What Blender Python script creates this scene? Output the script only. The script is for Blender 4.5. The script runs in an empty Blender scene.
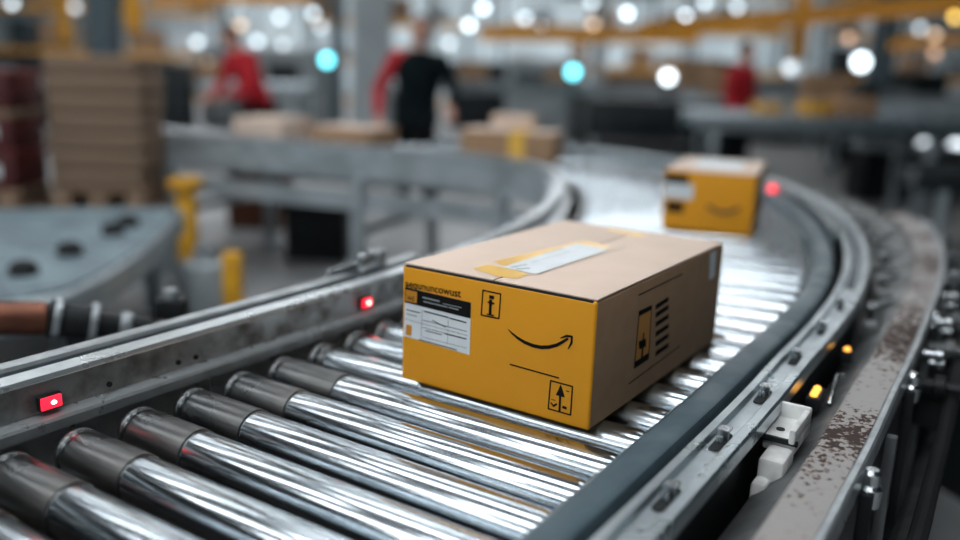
import bpy, bmesh, math, random
import numpy as np
from mathutils import Vector, Matrix
random.seed(7)
S = bpy.context.scene
COL = S.collection
PI = math.pi
ZB = 0.8                                   # height of the roller tops above the floor

# ------------------------------------------------------------------ camera
FPX, PITCH, ROLL, CAMZ = 854.84, 0.23275, 0.03346, 1.3
_c, _s = math.cos(PITCH), math.sin(PITCH)
_r0, WF, _u0 = Vector((1, 0, 0)), Vector((0, _c, -_s)), Vector((0, _s, _c))
RT = _r0 * math.cos(ROLL) + _u0 * math.sin(ROLL)
UP = _u0 * math.cos(ROLL) - _r0 * math.sin(ROLL)
CAM = Vector((0, 0, CAMZ))
def at(px, py, depth):
    return CAM + depth * (WF + RT * ((px - 480) / FPX) - UP * ((py - 270) / FPX))
def on_z(px, py, z):
    d = WF + RT * ((px - 480) / FPX) - UP * ((py - 270) / FPX)
    return CAM + d * ((z - CAMZ) / d.z)
cd = bpy.data.cameras.new('camera'); cam = bpy.data.objects.new('camera', cd); COL.objects.link(cam)
M = Matrix((RT, UP, -WF)).transposed().to_4x4(); M.translation = CAM
cam.matrix_world = M
cd.sensor_width = 36; cd.lens = FPX / 960 * 36
cd.clip_start = 0.02; cd.clip_end = 200
cd.dof.use_dof = True; cd.dof.focus_distance = 1.22
cd.dof.aperture_fstop = 1.06; cd.dof.aperture_blades = 0
S.camera = cam

# ------------------------------------------------------------------ materials
def new_mat(name):
    m = bpy.data.materials.new(name); m.use_nodes = True
    nt = m.node_tree; b = nt.nodes['Principled BSDF']
    return m, nt, b
def mat(name, col, rough=.5, metal=0., col2=None, scale=8., stretch=(1, 1, 1), detail=4, bump=0., rough2=None, lo=.4, hi=.6, space='Object', spec=.5, coat=0.):
    m, nt, b = new_mat(name); N = nt.nodes; L = nt.links
    b.inputs['Base Color'].default_value = (*col, 1)
    b.inputs['Roughness'].default_value = rough; b.inputs['Metallic'].default_value = metal
    b.inputs['Specular IOR Level'].default_value = spec
    b.inputs['Coat Weight'].default_value = coat
    if col2 is None: col2 = tuple(c * .8 for c in col)
    tc = N.new('ShaderNodeTexCoord'); mp = N.new('ShaderNodeMapping'); mp.inputs['Scale'].default_value = stretch
    L.new(tc.outputs[space], mp.inputs[0])
    nz = N.new('ShaderNodeTexNoise'); nz.inputs['Scale'].default_value = scale; nz.inputs['Detail'].default_value = detail
    L.new(mp.outputs[0], nz.inputs['Vector'])
    cr = N.new('ShaderNodeValToRGB'); cr.color_ramp.elements[0].position = lo; cr.color_ramp.elements[1].position = hi
    cr.color_ramp.elements[0].color = (*col, 1); cr.color_ramp.elements[1].color = (*col2, 1)
    L.new(nz.outputs['Fac'], cr.inputs[0]); L.new(cr.outputs[0], b.inputs['Base Color'])
    if rough2 is not None:
        mr = N.new('ShaderNodeMapRange'); mr.inputs[1].default_value = lo; mr.inputs[2].default_value = hi
        mr.inputs[3].default_value = rough; mr.inputs[4].default_value = rough2
        L.new(nz.outputs['Fac'], mr.inputs[0]); L.new(mr.outputs[0], b.inputs['Roughness'])
    if bump:
        bp = N.new('ShaderNodeBump'); bp.inputs['Strength'].default_value = bump; bp.inputs['Distance'].default_value = .002
        L.new(nz.outputs['Fac'], bp.inputs['Height']); L.new(bp.outputs[0], b.inputs['Normal'])
    return m
def emit(name, col, strength):
    m, nt, b = new_mat(name)
    b.inputs['Base Color'].default_value = (*col, 1)
    b.inputs['Emission Color'].default_value = (*col, 1); b.inputs['Emission Strength'].default_value = strength
    return m
MT = {}
def k(n, *a, **q): MT[n] = mat(n, *a, **q)
k('polished_steel', (.60, .66, .70), .13, 1, (.44, .49, .53), 90, (.003, 1, 1), rough2=.24, lo=.3, hi=.7, bump=.10)
k('dull_steel_sleeve', (.085, .092, .096), .24, .95, (.15, .145, .14), 11, detail=2, rough2=.36, lo=.35, hi=.75)
k('end_cap_steel', (.35, .37, .39), .3, 1)
k('galvanised_rail', (.42, .46, .48), .28, .6, (.30, .32, .335), 22, (1, 1, 1), rough2=.42, lo=.35, hi=.65, bump=.1)
k('bright_rail', (.60, .645, .665), .27, .7, (.46, .50, .52), 18, rough2=.4, lo=.4, hi=.7)
k('rail_web', (.40, .41, .41), .34, .8, (.16, .15, .14), 20, rough2=.6, lo=.45, hi=.7, bump=.1)
k('blue_groove', (.04, .085, .11), .3, .4, (.035, .06, .075), 10)
k('guard_strip', (.075, .115, .135), .36, .15, (.06, .095, .115), 12, rough2=.5)
k('aluminium', (.56, .63, .66), .26, 1, (.36, .41, .44), 10, rough2=.42, lo=.35, hi=.7, bump=.05)
k('dark_plate', (.15, .157, .16), .4, .6, (.09, .095, .097), 9, rough2=.6)
k('black_rubber', (.012, .013, .014), .75, spec=.2)
k('black_metal', (.014, .016, .018), .5, .2, spec=.3)
k('brown_pan', (.030, .019, .013), .7, 0, (.018, .012, .009), 12)
k('frame_steel', (.46, .52, .55), .38, .4, (.33, .38, .40), 6)
k('white_bracket', (.74, .74, .73), .45, 0, (.42, .41, .40), 14, rough2=.6)
k('bolt', (.5, .53, .55), .25, 1)
k('kraft', (.385, .24, .145), .9, 0, (.35, .215, .128), 30, bump=.05, lo=.3, hi=.7, spec=.15)
k('kraft_pale_lit', (.70, .55, .455), .7, 0, (.66, .52, .425), 14, lo=.3, hi=.7, spec=.3)  # same card as kraft, lightened to hold the light on carton tops
k('yellow_print', (.74, .305, .001), .6, 0, (.70, .295, .002), 14, lo=.3, hi=.7)
k('white_paper', (.72, .76, .78), .5, 0, (.66, .70, .72), 20)
k('ink', (.010, .009, .009), .9, spec=.1)
k('grey_ink', (.25, .28, .30), .6)
k('brown_ink', (.06, .035, .02), .6)
k('faint_crease', (.30, .205, .14), .8)
k('yellow_tape', (.85, .50, .06), .28, 0, (.78, .46, .10), 25)
k('clear_tape', (.66, .55, .46), .2)
k('orange_badge', (.62, .25, .02), .5)
k('orange_beam', (.86, .40, .02), .45, 0, (.78, .35, .02), 3)
k('yellow_paint', (.70, .36, .015), .45, 0, (.5, .22, .02), 9, lo=.5, hi=.75)
k('rack_blue', (.10, .145, .17), .5)
k('pallet_wood', (.30, .20, .13), .8, 0, (.22, .14, .09), 5, (1, 6, 6))
k('bundle_board', (.235, .16, .11), .9, 0, (.18, .12, .08), 3, (.3, .3, 24), lo=.35, hi=.65)
k('dark_red', (.15, .014, .010), .6, 0, (.07, .01, .01), 4)
k('grey_belt', (.20, .27, .30), .5, .1, (.12, .165, .19), 6)
k('dark_hole', (.006, .008, .009), .8)
k('copper', (.22, .085, .05), .4, .7, (.15, .06, .04), 10)
k('red_cloth', (.55, .008, .02), .8, 0, (.42, .006, .015), 9)
k('black_cloth', (.006, .012, .014), .95, 0, (.004, .008, .010), 9, spec=.1)
k('trousers', (.008, .010, .012), .95, spec=.1)
k('skin', (.66, .33, .24), .5)
k('grey_hair', (.16, .13, .11), .8)
k('dark_hair', (.02, .015, .012), .8)
k('dim_floor', (.085, .085, .083), .5, 0, (.06, .06, .06), 1.5)
k('hall_wall', (.62, .70, .73), .8, 0, (.45, .52, .55), .5)
k('ceiling', (.05, .06, .066), .9)
k('column_paint', (.33, .37, .385), .6, 0, (.29, .33, .345), 2)
k('machine_grey', (.23, .26, .275), .5, .3, (.16, .18, .19), 3)
k('machine_dark', (.02, .026, .029), .5, .2, (.012, .016, .018), 3, spec=.3)
k('eye', (.02, .02, .02), .2)
# worn floor
k('concrete', (.34, .345, .35), .45, 0, (.25, .255, .26), 1.3, detail=8, rough2=.6, lo=.35, hi=.65)
# rusted painted beam: pale paint, flaked to rust in patches of their own
def rust_mat():
    m, nt, b = new_mat('rusted_paint'); N = nt.nodes; L = nt.links
    tc = N.new('ShaderNodeTexCoord')
    n1 = N.new('ShaderNodeTexNoise'); n1.inputs['Scale'].default_value = 95; n1.inputs['Detail'].default_value = 5; n1.inputs['Roughness'].default_value = .62
    n2 = N.new('ShaderNodeTexNoise'); n2.inputs['Scale'].default_value = 4.0; n2.inputs['Detail'].default_value = 1
    L.new(tc.outputs['Object'], n1.inputs['Vector']); L.new(tc.outputs['Object'], n2.inputs['Vector'])
    ad = N.new('ShaderNodeMath'); ad.operation = 'MULTIPLY_ADD'; ad.inputs[1].default_value = .62
    L.new(n2.outputs['Fac'], ad.inputs[0]); L.new(n1.outputs['Fac'], ad.inputs[2])
    cr = N.new('ShaderNodeValToRGB'); e = cr.color_ramp.elements
    e[0].position = .815; e[0].color = (.27, .255, .245, 1); e[1].position = .875; e[1].color = (.030, .016, .012, 1)
    x = e.new(.845); x.color = (.19, .13, .11, 1)
    L.new(ad.outputs[0], cr.inputs[0]); L.new(cr.outputs[0], b.inputs['Base Color'])
    mr = N.new('ShaderNodeMapRange'); mr.inputs[1].default_value = .82; mr.inputs[2].default_value = .88; mr.inputs[3].default_value = .42; mr.inputs[4].default_value = .85
    L.new(ad.outputs[0], mr.inputs[0]); L.new(mr.outputs[0], b.inputs['Roughness'])
    bp = N.new('ShaderNodeBump'); bp.inputs['Strength'].default_value = .3; bp.inputs['Distance'].default_value = .002; bp.invert = True
    L.new(ad.outputs[0], bp.inputs['Height']); L.new(bp.outputs[0], b.inputs['Normal'])
    return m
MT['rust'] = rust_mat()
MT['strip_light'] = emit('strip_light', (.93, .97, 1.0), 9)
MT['red_led'] = emit('red_led', (1., .015, .04), 1.6)
MT['red_core'] = emit('red_core', (1., .45, .38), 9)
MT['amber_led'] = emit('amber_led', (1., .42, .06), 1.6)
MT['cyan_led'] = emit('cyan_led', (.16, .80, .95), 4.5)
for n, c, e in (('bright', (.80, .92, 1.), 5.2), ('mid', (.76, .89, .97), 3.0), ('dim', (.78, .86, .92), 1.8), ('peach', (1., .72, .5), 2.0), ('brown', (1., .6, .38), 1.5), ('amber', (1., .62, .12), 3.8)):
    MT['lamp_' + n] = emit('lamp_' + n, c, e)

# ------------------------------------------------------------------ mesh helper
class MB:
    def __init__(s): s.v = []; s.f = []; s.m = []
    def add(s, vs, fs, mi=0):
        o = len(s.v); s.v += [tuple(v) for v in vs]; s.f += [tuple(o + i for i in f) for f in fs]; s.m += [mi] * len(fs); return s
    def box(s, c, d, ax=None, mi=0, bev=0.):
        """box of size d centred at c; ax = 3x3 whose columns are its axes; bev = chamfer on all edges"""
        c = Vector(c); hx, hy, hz = d[0] / 2, d[1] / 2, d[2] / 2
        ax = ax or Matrix.Identity(3)
        if bev <= 0:
            vs = [c + ax @ Vector((x * hx, y * hy, z * hz)) for x in (-1, 1) for y in (-1, 1) for z in (-1, 1)]
            return s.add(vs, [(0, 1, 3, 2), (4, 6, 7, 5), (0, 4, 5, 1), (2, 3, 7, 6), (0, 2, 6, 4), (1, 5, 7, 3)], mi)
        bm = bmesh.new(); bmesh.ops.create_cube(bm, size=1)
        for v in bm.verts: v.co = Vector((v.co.x * d[0], v.co.y * d[1], v.co.z * d[2]))
        bmesh.ops.bevel(bm, geom=bm.edges[:], offset=min(bev, min(d) * .45), segments=2, affect='EDGES', profile=.5)
        bm.verts.index_update()
        s.add([c + ax @ v.co for v in bm.verts], [[v.index for v in f.verts] for f in bm.faces], mi); bm.free(); return s
    def tube(s, p, q, r, r2=None, n=16, mi=0, cap=True):
        p, q = Vector(p), Vector(q); r2 = r if r2 is None else r2
        a = (q - p).normalized(); u = a.orthogonal().normalized(); w = a.cross(u); vs = []
        for pt, rr in ((p, r), (q, r2)):
            vs += [pt + (u * math.cos(t) + w * math.sin(t)) * rr for t in [2 * PI * i / n for i in range(n)]]
        fs = [(i, (i + 1) % n, n + (i + 1) % n, n + i) for i in range(n)]
        if cap: fs += [tuple(range(n))[::-1], tuple(range(n, 2 * n))]
        return s.add(vs, fs, mi)
    def lathe(s, p, a, prof, n=24, mi=0):
        """prof: (distance along a, radius) pairs, closed at both ends"""
        p, a = Vector(p), Vector(a).normalized(); u = a.orthogonal().normalized(); w = a.cross(u); vs = []; m = len(prof)
        for d, r in prof:
            vs += [p + a * d + (u * math.cos(t) + w * math.sin(t)) * r for t in [2 * PI * i / n for i in range(n)]]
        fs = [(j * n + i, j * n + (i + 1) % n, (j + 1) * n + (i + 1) % n, (j + 1) * n + i) for j in range(m - 1) for i in range(n)]
        fs += [tuple(range(n))[::-1], tuple(range((m - 1) * n, m * n))]
        return s.add(vs, fs, mi)
    def poly_tube(s, pts, r, n=10, mi=0):
        pts = [Vector(p) for p in pts]; vs = []
        for i, p in enumerate(pts):
            a = (pts[min(i + 1, len(pts) - 1)] - pts[max(i - 1, 0)]).normalized()
            u = a.cross(Vector((0, 0, 1)));  u = u.normalized() if u.length > .01 else Vector((1, 0, 0)); w = a.cross(u)
            vs += [p + (u * math.cos(t) + w * math.sin(t)) * r for t in [2 * PI * j / n for j in range(n)]]
        m = len(pts)
        fs = [(j * n + i, j * n + (i + 1) % n, (j + 1) * n + (i + 1) % n, (j + 1) * n + i) for j in range(m - 1) for i in range(n)]
        fs += [tuple(range(n))[::-1], tuple(range((m - 1) * n, m * n))]
        return s.add(vs, fs, mi)
    def sphere(s, c, r, n=16, mi=0, sc=(1, 1, 1)):
        vs = []; c = Vector(c); m = n // 2
        for j in range(1, m):
            ph = PI * j / m
            vs += [c + Vector((math.sin(ph) * math.cos(2 * PI * i / n) * r * sc[0], math.sin(ph) * math.sin(2 * PI * i / n) * r * sc[1], math.cos(ph) * r * sc[2])) for i in range(n)]
        t = len(vs); vs += [c + Vector((0, 0, r * sc[2])), c - Vector((0, 0, r * sc[2]))]
        fs = [(j * n + i, (j + 1) * n + i, (j + 1) * n + (i + 1) % n, j * n + (i + 1) % n) for j in range(m - 2) for i in range(n)]
        fs += [(t, i, (i + 1) % n) for i in range(n)] + [(t + 1, (m - 2) * n + (i + 1) % n, (m - 2) * n + i) for i in range(n)]
        return s.add(vs, fs, mi)
    def build(s, name, mats, parent=None, loc=None, rot=None, smooth=True, bevel=0.):
        me = bpy.data.meshes.new(name); me.from_pydata(s.v, [], s.f); me.validate()
        bm = bmesh.new(); bm.from_mesh(me); bmesh.ops.recalc_face_normals(bm, faces=bm.faces[:]); bm.to_mesh(me); bm.free()
        if not isinstance(mats, (list, tuple)): mats = [mats]
        for m in mats: me.materials.append(MT[m] if isinstance(m, str) else m)
        if len(mats) > 1 and len(me.polygons) == len(s.m): me.polygons.foreach_set('material_index', s.m)
        if smooth:
            me.polygons.foreach_set('use_smooth', [True] * len(me.polygons))
            me.set_sharp_from_angle(angle=math.radians(35))
        o = bpy.data.objects.new(name, me); COL.objects.link(o)
        if parent: o.parent = parent
        if loc is not None: o.location = loc
        if rot is not None: o.rotation_euler = rot
        if bevel:
            b = o.modifiers.new('bevel', 'BEVEL'); b.width = bevel; b.segments = 2; b.limit_method = 'ANGLE'
        return o
def tag(o, label, cat, group=None, kind=None):
    o['label'] = label; o['category'] = cat
    if group: o['group'] = group
    if kind: o['kind'] = kind
    return o
def thing(name, label, cat, loc=(0, 0, 0), rz=0, group=None):
    o = bpy.data.objects.new(name, None); COL.objects.link(o); o.location = loc; o.rotation_euler = (0, 0, rz)
    o.empty_display_size = .1
    return tag(o, label, cat, group)
def struct(o): o['kind'] = 'structure'; return o
def dup(root, loc, rz, label, group=None):
    r = root.copy(); COL.objects.link(r); r.location = loc; r.rotation_euler = (0, 0, rz); r['label'] = label
    if group: r['group'] = group
    for ch in list(root.children):
        c = ch.copy(); COL.objects.link(c); c.parent = r
        for g in ch.children:
            d = g.copy(); COL.objects.link(d); d.parent = c
    return r

# ------------------------------------------------------------------ the conveyor's line
H0, SEGS, C0 = 57.02, ((.077, 0), (2.558, 34.03), (1.479, 67.0), (9, 0)), (0, 1.32)
OI = .366
def sm(x): x = min(max(x, 0), 1); return x * x * (3 - 2 * x)
_OT = ((-1, -.322), (-.4, -.324), (0, -.324), (.3, -.326), (.5, -.341), (.75, -.366), (1., -.388), (1.25, -.405), (1.65, -.43), (2.2, -.455), (3, -.47), (20, -.47))
def OO(s):
    if s <= _OT[0][0]: return _OT[0][1]
    i = max(j for j in range(len(_OT) - 1) if _OT[j][0] <= s)
    p = [_OT[max(i - 1, 0)], _OT[i], _OT[i + 1], _OT[min(i + 2, len(_OT) - 1)]]
    d1 = (p[2][1] - p[0][1]) / (p[2][0] - p[0][0]); d2 = (p[3][1] - p[1][1]) / (p[3][0] - p[1][0]); h = p[2][0] - p[1][0]
    t = (s - p[1][0]) / h; t2, t3 = t * t, t * t * t
    return (2 * t3 - 3 * t2 + 1) * p[1][1] + (t3 - 2 * t2 + t) * h * d1 + (3 * t2 - 2 * t3) * p[2][1] + (t3 - t2) * h * d2
def P(s):
    x, y = C0; h = math.radians(H0)
    if s < 0: return x + s * math.cos(h), y + s * math.sin(h), h
    r = s
    for L, a in SEGS:
        d = min(r, L); kk = math.radians(a) / L
        if a == 0: x += d * math.cos(h); y += d * math.sin(h)
        else: x += (math.sin(h + kk * d) - math.sin(h)) / kk; y -= (math.cos(h + kk * d) - math.cos(h)) / kk; h += kk * d
        r -= d
        if r <= 0: break
    return x, y, h
def RP(s, off, z):
    """point at distance s along the line, off to its left, z above the roller tops"""
    x, y, h = P(s); return Vector((x - math.sin(h) * off, y + math.cos(h) * off, ZB + z))
def AX(s):
    """columns: along the line, to its left, up"""
    h = P(s)[2]; c, t = math.cos(h), math.sin(h)
    return Matrix(((c, -t, 0), (t, c, 0), (0, 0, 1)))
def sweep(mb, prof, base, s0, s1, step=.06, mi=0, closed=True):
    """prof: list of (u, z) or function of s; point offset = base(s) + u"""
    n = max(2, int((s1 - s0) / step) + 1); rows = []
    for i in range(n):
        s = s0 + (s1 - s0) * i / (n - 1); pr = prof(s) if callable(prof) else prof
        rows.append([RP(s, base(s) + u, z) for u, z in pr])
    m = len(rows[0]); vs = [p for r in rows for p in r]
    fs = [(j * m + i, j * m + (i + 1) % m, (j + 1) * m + (i + 1) % m, (j + 1) * m + i) for j in range(n - 1) for i in range(m)]
    fs += [tuple(range(m))[::-1], tuple(range((n - 1) * m, n * m))]
    mb.add(vs, fs, mi); return mb
inner = lambda s: OI
outer = lambda s: OO(s)
def neg(pr): return [(-u, z) for u, z in pr]

conv = thing('roller_conveyor', 'grey steel roller conveyor curving left past the yellow-fronted carton', 'conveyor', (C0[0], C0[1], 0))
conv_inv = Vector((-C0[0], -C0[1], 0))
def cpart(mb, name, mats, parent=None, **kw):
    o = mb.build(name, mats, **kw)
    if parent is None: o.parent = conv; o.location = conv_inv
    else: o.parent = parent
    return o
S0, S1 = -.95, 6.9
# rollers
RR = .034; kk = 0; s = -.005 - .095 * 9 - .015
while s < S1 - .05 and kk < 98:
    a, b = RP(s, OI - .026, -RR), RP(s, OO(s) + .014, -RR)
    ax = (b - a).normalized(); L = (b - a).length
    lx = Vector((1, 0, 0)); o0 = Vector((0, 0, 0))
    mb = MB(); mb.lathe(o0, lx, [(.0, .012), (.004, RR * .8), (.006, RR * .8), (.012, RR - .002), (.016, RR), (L - .016, RR), (L - .010, RR - .001), (L - .004, RR - .002), (L - .002, .012), (L, .006), (L + .05, .006)], n=40)
    r = mb.build('roller', 'polished_steel', conv, loc=a + conv_inv, rot=(random.uniform(0, 6), 0, math.atan2(ax.y, ax.x)))
    r.rotation_mode = 'XYZ'
    sl = (.150 if s < -.12 else .150 - .115 * sm((s + .12) / .12)) + random.uniform(-.006, .006)
    mb = MB(); mb.lathe(o0, lx, [(.001, RR * .55), (.003, RR * .80), (.007, RR * .93), (.011, RR + .0010), (.015, RR + .0018), (.018, RR + .0010), (.020, RR - .0012), (.023, RR - .0012), (.026, RR + .0012), (.032, RR + .0018), (sl, RR + .0018), (sl + .002, RR - .001)], n=40)
    e = mb.build('end_sleeve', 'dull_steel_sleeve', r); e['label'] = 'dull dark sleeve'
    s += .095; kk += 1
# inner rail : angle flange, web, top flange, groove, outer lip
pr = [(.006, -.012), (.006, .002), (.009, .006), (.026, .008), (.030, .011), (.030, .056), (.034, .062), (.067, .062), (.067, .056), (.042, .054), (.040, -.09), (.030, -.09), (.030, -.012)]
in1 = S1
cpart(sweep(MB(), pr[:], inner, S0, in1), 'inner_rail', 'bright_rail')
wb = cpart(sweep(MB(), [(.0275, .0105), (.0275, .0555), (.0295, .0555), (.0295, .0105)], inner, S0, 1.2), 'rail_web', 'rail_web'); wb['label'] = 'dark scuffed inner face of the rail'
cpart(sweep(MB(), [(.0675, .026), (.0675, .044), (.108, .044), (.108, .026)], inner, S0, .95), 'groove_strip', 'blue_groove')
cpart(sweep(MB(), [(.108, -.09), (.108, .052), (.112, .057), (.138, .057), (.143, .052), (.143, -.09)], inner, S0, .55), 'rear_rail', 'galvanised_rail')
# fascia below the far inner rail and the lower stringer
cpart(sweep(MB(), [(.044, -.09), (.044, .030), (.094, .030), (.094, -.13), (.044, -.13)], inner, 1.0, in1), 'side_fascia', 'frame_steel')
cpart(sweep(MB(), [(.05, -.20), (.05, -.30), (.10, -.30), (.10, -.20)], inner, S0, in1), 'lower_stringer', 'frame_steel')
cpart(sweep(MB(), [(.04, -.20), (.04, -.30), (-.01, -.30), (-.01, -.20)], outer, .3, in1), 'lower_stringer', 'frame_steel')
cpart(sweep(MB(), lambda s: [(0, -.10), (0, -.115), (OO(s) - OI, -.115), (OO(s) - OI, -.10)], inner, S0, in1), 'drip_pan', 'brown_pan')
# bolts and holes on the inner web
for x, y in ((114, 386), (183, 364), (205, 360)):
    p = on_z(x, y, ZB + .022); d = p - Vector((*C0, 0)); h = math.radians(H0); ss = d.x * math.cos(h) + d.y * math.sin(h)
    A = AX(ss); q = RP(ss, OI + .0265, .022)
    cpart(MB().tube(q + A.col[1] * .002, q - A.col[1] * .002, .0042, n=14).tube(q - A.col[1] * .001, q - A.col[1] * .003, .0022, n=8), 'rail_bolt', 'dark_hole')
# photo sensors on the inner web
def sensor(ss, name_label, big=1.):
    A = AX(ss); q = RP(ss, OI + .026, .026)
    b = MB().box(q - A.col[1] * .003, (.034 * big, .008, .022), A, bev=.002); o = cpart(b, 'photo_sensor', 'black_metal'); o['label'] = name_label
    cpart(MB().box(q - A.col[1] * .008, (.030 * big, .004, .018), A, bev=.0015), 'lens', 'red_led', o)
    cpart(MB().sphere(q - A.col[1] * .0095 + A.col[0] * .002, .0034, 10, sc=(1.5, 1, .9)), 'diode', 'red_core', o)
def s_of(px, py, z):
    p = on_z(px, py, ZB + z); h = math.radians(H0); return (p.x - C0[0]) * math.cos(h) + (p.y - C0[1]) * math.sin(h)
sensor(s_of(56, 408, .02), 'glowing red photo sensor near the first rollers')
sensor(s_of(376, 306, .02), 'glowing red photo sensor beside the carton', .9)
# clamp and knobs on the rear rail by the carton
ss = s_of(378, 268, .06)
A = AX(ss)
q = RP(ss, OI + .12, .06)
o = cpart(MB().box(q, (.07, .05, .02), A, bev=.004), 'rail_clamp', 'galvanised_rail')
cpart(MB().lathe(q + Vector((0, 0, .008)), (0, 0, 1), [(0, .012), (.004, .016), (.02, .016), (.026, .012)], 16), 'knob', 'bolt', o)
cpart(MB().lathe(q + A.col[0] * .05 + Vector((0, 0, .0)), (0, 0, 1), [(0, .015), (.005, .02), (.03, .02), (.036, .014)], 16), 'knob', 'bolt', o)
cpart(MB().tube(q - A.col[0] * .12 + A.col[1] * .0 + Vector((0, 0, .012)), q + Vector((0, 0, .012)), .009, n=12), 'clamp_rod', 'bolt', o)

# outer side ---------------------------------------------------------------
u_grow = lambda s: .20 * sm((s - .62) / 1.8)
u_out = lambda s: .010 + u_grow(s)
# guard strip: rounded top
cpart(sweep(MB(), neg([(-.004, -.03), (-.006, .012), (.000, .024), (.008, .030), (.038, .030), (.046, .026), (.050, .016), (.050, -.03)]), outer, S0, 4.6), 'guard_strip', 'guard_strip')
# guide channel with two lips and a trough
def chan(s):
    g = u_grow(s) * .2 + .009
    return neg([(.054 + g, .014), (.054 + g, .026), (.057 + g, .031), (.068 + g, .031), (.071 + g, .022), (.096 + g, .022), (.099 + g, .034), (.102 + g, .038), (.115 + g, .038), (.118 + g, .034), (.118 + g, .014)])
cpart(sweep(MB(), chan, outer, S0, 4.3), 'guide_channel', 'aluminium')
cpart(sweep(MB(), lambda s: neg([(.075 + u_grow(s) * .2, -.09), (.075 + u_grow(s) * .2, .0138), (.115 + u_grow(s) * .2, .0138), (.115 + u_grow(s) * .2, -.09)]), outer, S0, 4.3), 'channel_web', 'black_metal')
# dark sloping side plate
def slope(s):
    g = u_out(s)
    return neg([(.132 + g * .35, -.085), (.132 + g * .35, -.050), (.172 + g * .9, -.012), (.184 + g, -.010), (.184 + g, -.085)])
cpart(sweep(MB(), slope, outer, S0, 2.6), 'side_plate', 'dark_plate')
# rusted beam with a steel lip along its outer edge
def rb(s):
    g = u_out(s)
    return neg([(.184 + g, -.07), (.184 + g, .010), (.188 + g, .014), (.238 + g * 1.1, .014), (.240 + g * 1.1, .010), (.240 + g * 1.1, -.07)])
cpart(sweep(MB(), rb, outer, S0, 2.15), 'painted_beam', 'rust')['label'] = 'flat beam with flaking pale paint and rust'
def lip(s):
    g = u_out(s) * 1.1
    return neg([(.240 + g, -.012), (.240 + g, .018), (.243 + g, .022), (.250 + g, .022), (.253 + g, .018), (.253 + g, -.012)])
cpart(sweep(MB(), lip, outer, S0, 1.95), 'edge_lip', 'galvanised_rail')
def skirt(s):
    g = u_out(s) * 1.1
    return neg([(.225 + g, -.38), (.225 + g, -.07), (.239 + g, -.07), (.239 + g, -.38)])
cpart(sweep(MB(), skirt, outer, S0, 2.6), 'side_skirt', 'black_metal')
cpart(sweep(MB(), lambda s: neg([(.05, -.12), (.05, -.11), (.225 + u_grow(s), -.10), (.225 + u_grow(s), -.12)]), outer, S0, 3.6), 'under_tray', 'black_metal')
# slots and pegs in the guide channel
sp = []
peg_s = [-.42 + .0]
s = s_of(662, 488, .035); s1 = s_of(717, 432, .035); pit = s1 - s
i = 0
while s < 4.2:
    A = AX(s); g = u_grow(s) * .2 + .009; q = RP(s, OO(s) - .0835 - g, .022)
    sl = MB().box(q + Vector((0, 0, .0008)), (.052, .015, .0016), A).tube(q + A.col[0] * .026, q + A.col[0] * .026 + Vector((0, 0, .0017)), .0075, n=14).tube(q - A.col[0] * .026, q - A.col[0] * .026 + Vector((0, 0, .0017)), .0075, n=14)
    so = cpart(sl, 'slot', 'dark_hole')
    pg = MB().box(q + A.col[0] * .006 + Vector((0, 0, .0075)), (.003, .016, .015), A).box(q + A.col[0] * .014 + Vector((0, 0, .014)), (.018, .016, .003), A).tube(q - A.col[0] * .006 + Vector((0, 0, .001)), q - A.col[0] * .006 + Vector((0, 0, .011)), .0045, n=12)
    cpart(pg, 'peg', 'bolt', so)
    s += pit if s < .8 else .085; i += 1
# row of round bolts standing between strip and channel through the bend
s = 1.5
while s < 3.9:
    q = RP(s, OO(s) - .060, .014)
    cpart(MB().lathe(q, (0, 0, 1), [(0, .010), (.03, .010), (.032, .016), (.044, .016), (.050, .008)], 12), 'standing_bolt', 'bolt')
    s += .075
# white bracket hanging on the channel
s = s_of(765, 424, .0) - .015; A = AX(s); q = RP(s, OO(s) - .146, .012)
kb = 1.3
wbk = MB().box(q + Vector((0, 0, -.014)), (.070 * kb, .046, .022), A, bev=.004)
wbk.box(q + A.col[1] * -.018 + A.col[0] * -.005 + Vector((0, 0, .004)), (.075 * kb, .009, .022), A, bev=.003)
wbk.box(q + A.col[0] * .040 + Vector((0, 0, .006)), (.009, .046, .026), A, bev=.003)
wbk.box(q + A.col[0] * -.070 + A.col[1] * -.004 + Vector((0, 0, -.040)), (.060, .036, .050), A, bev=.008)
wbk.box(q + A.col[0] * -.105 + A.col[1] * .004 + Vector((0, 0, -.062)), (.040, .022, .040), A, bev=.008)
o = cpart(wbk, 'bracket', 'white_bracket'); o['label'] = 'off-white moulded bracket'
cpart(MB().tube(q + A.col[0] * -.016 + A.col[1] * .006 + Vector((0, 0, -.004)), q + A.col[0] * -.016 + A.col[1] * .006 + Vector((0, 0, -.0015)), .0062, n=14), 'bolt_hole', 'dark_hole', o)
cpart(MB().box(q + A.col[0] * -.048 + Vector((0, 0, -.006)), (.006, .052, .008), A, bev=.001), 'clip', 'black_metal', o)
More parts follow.
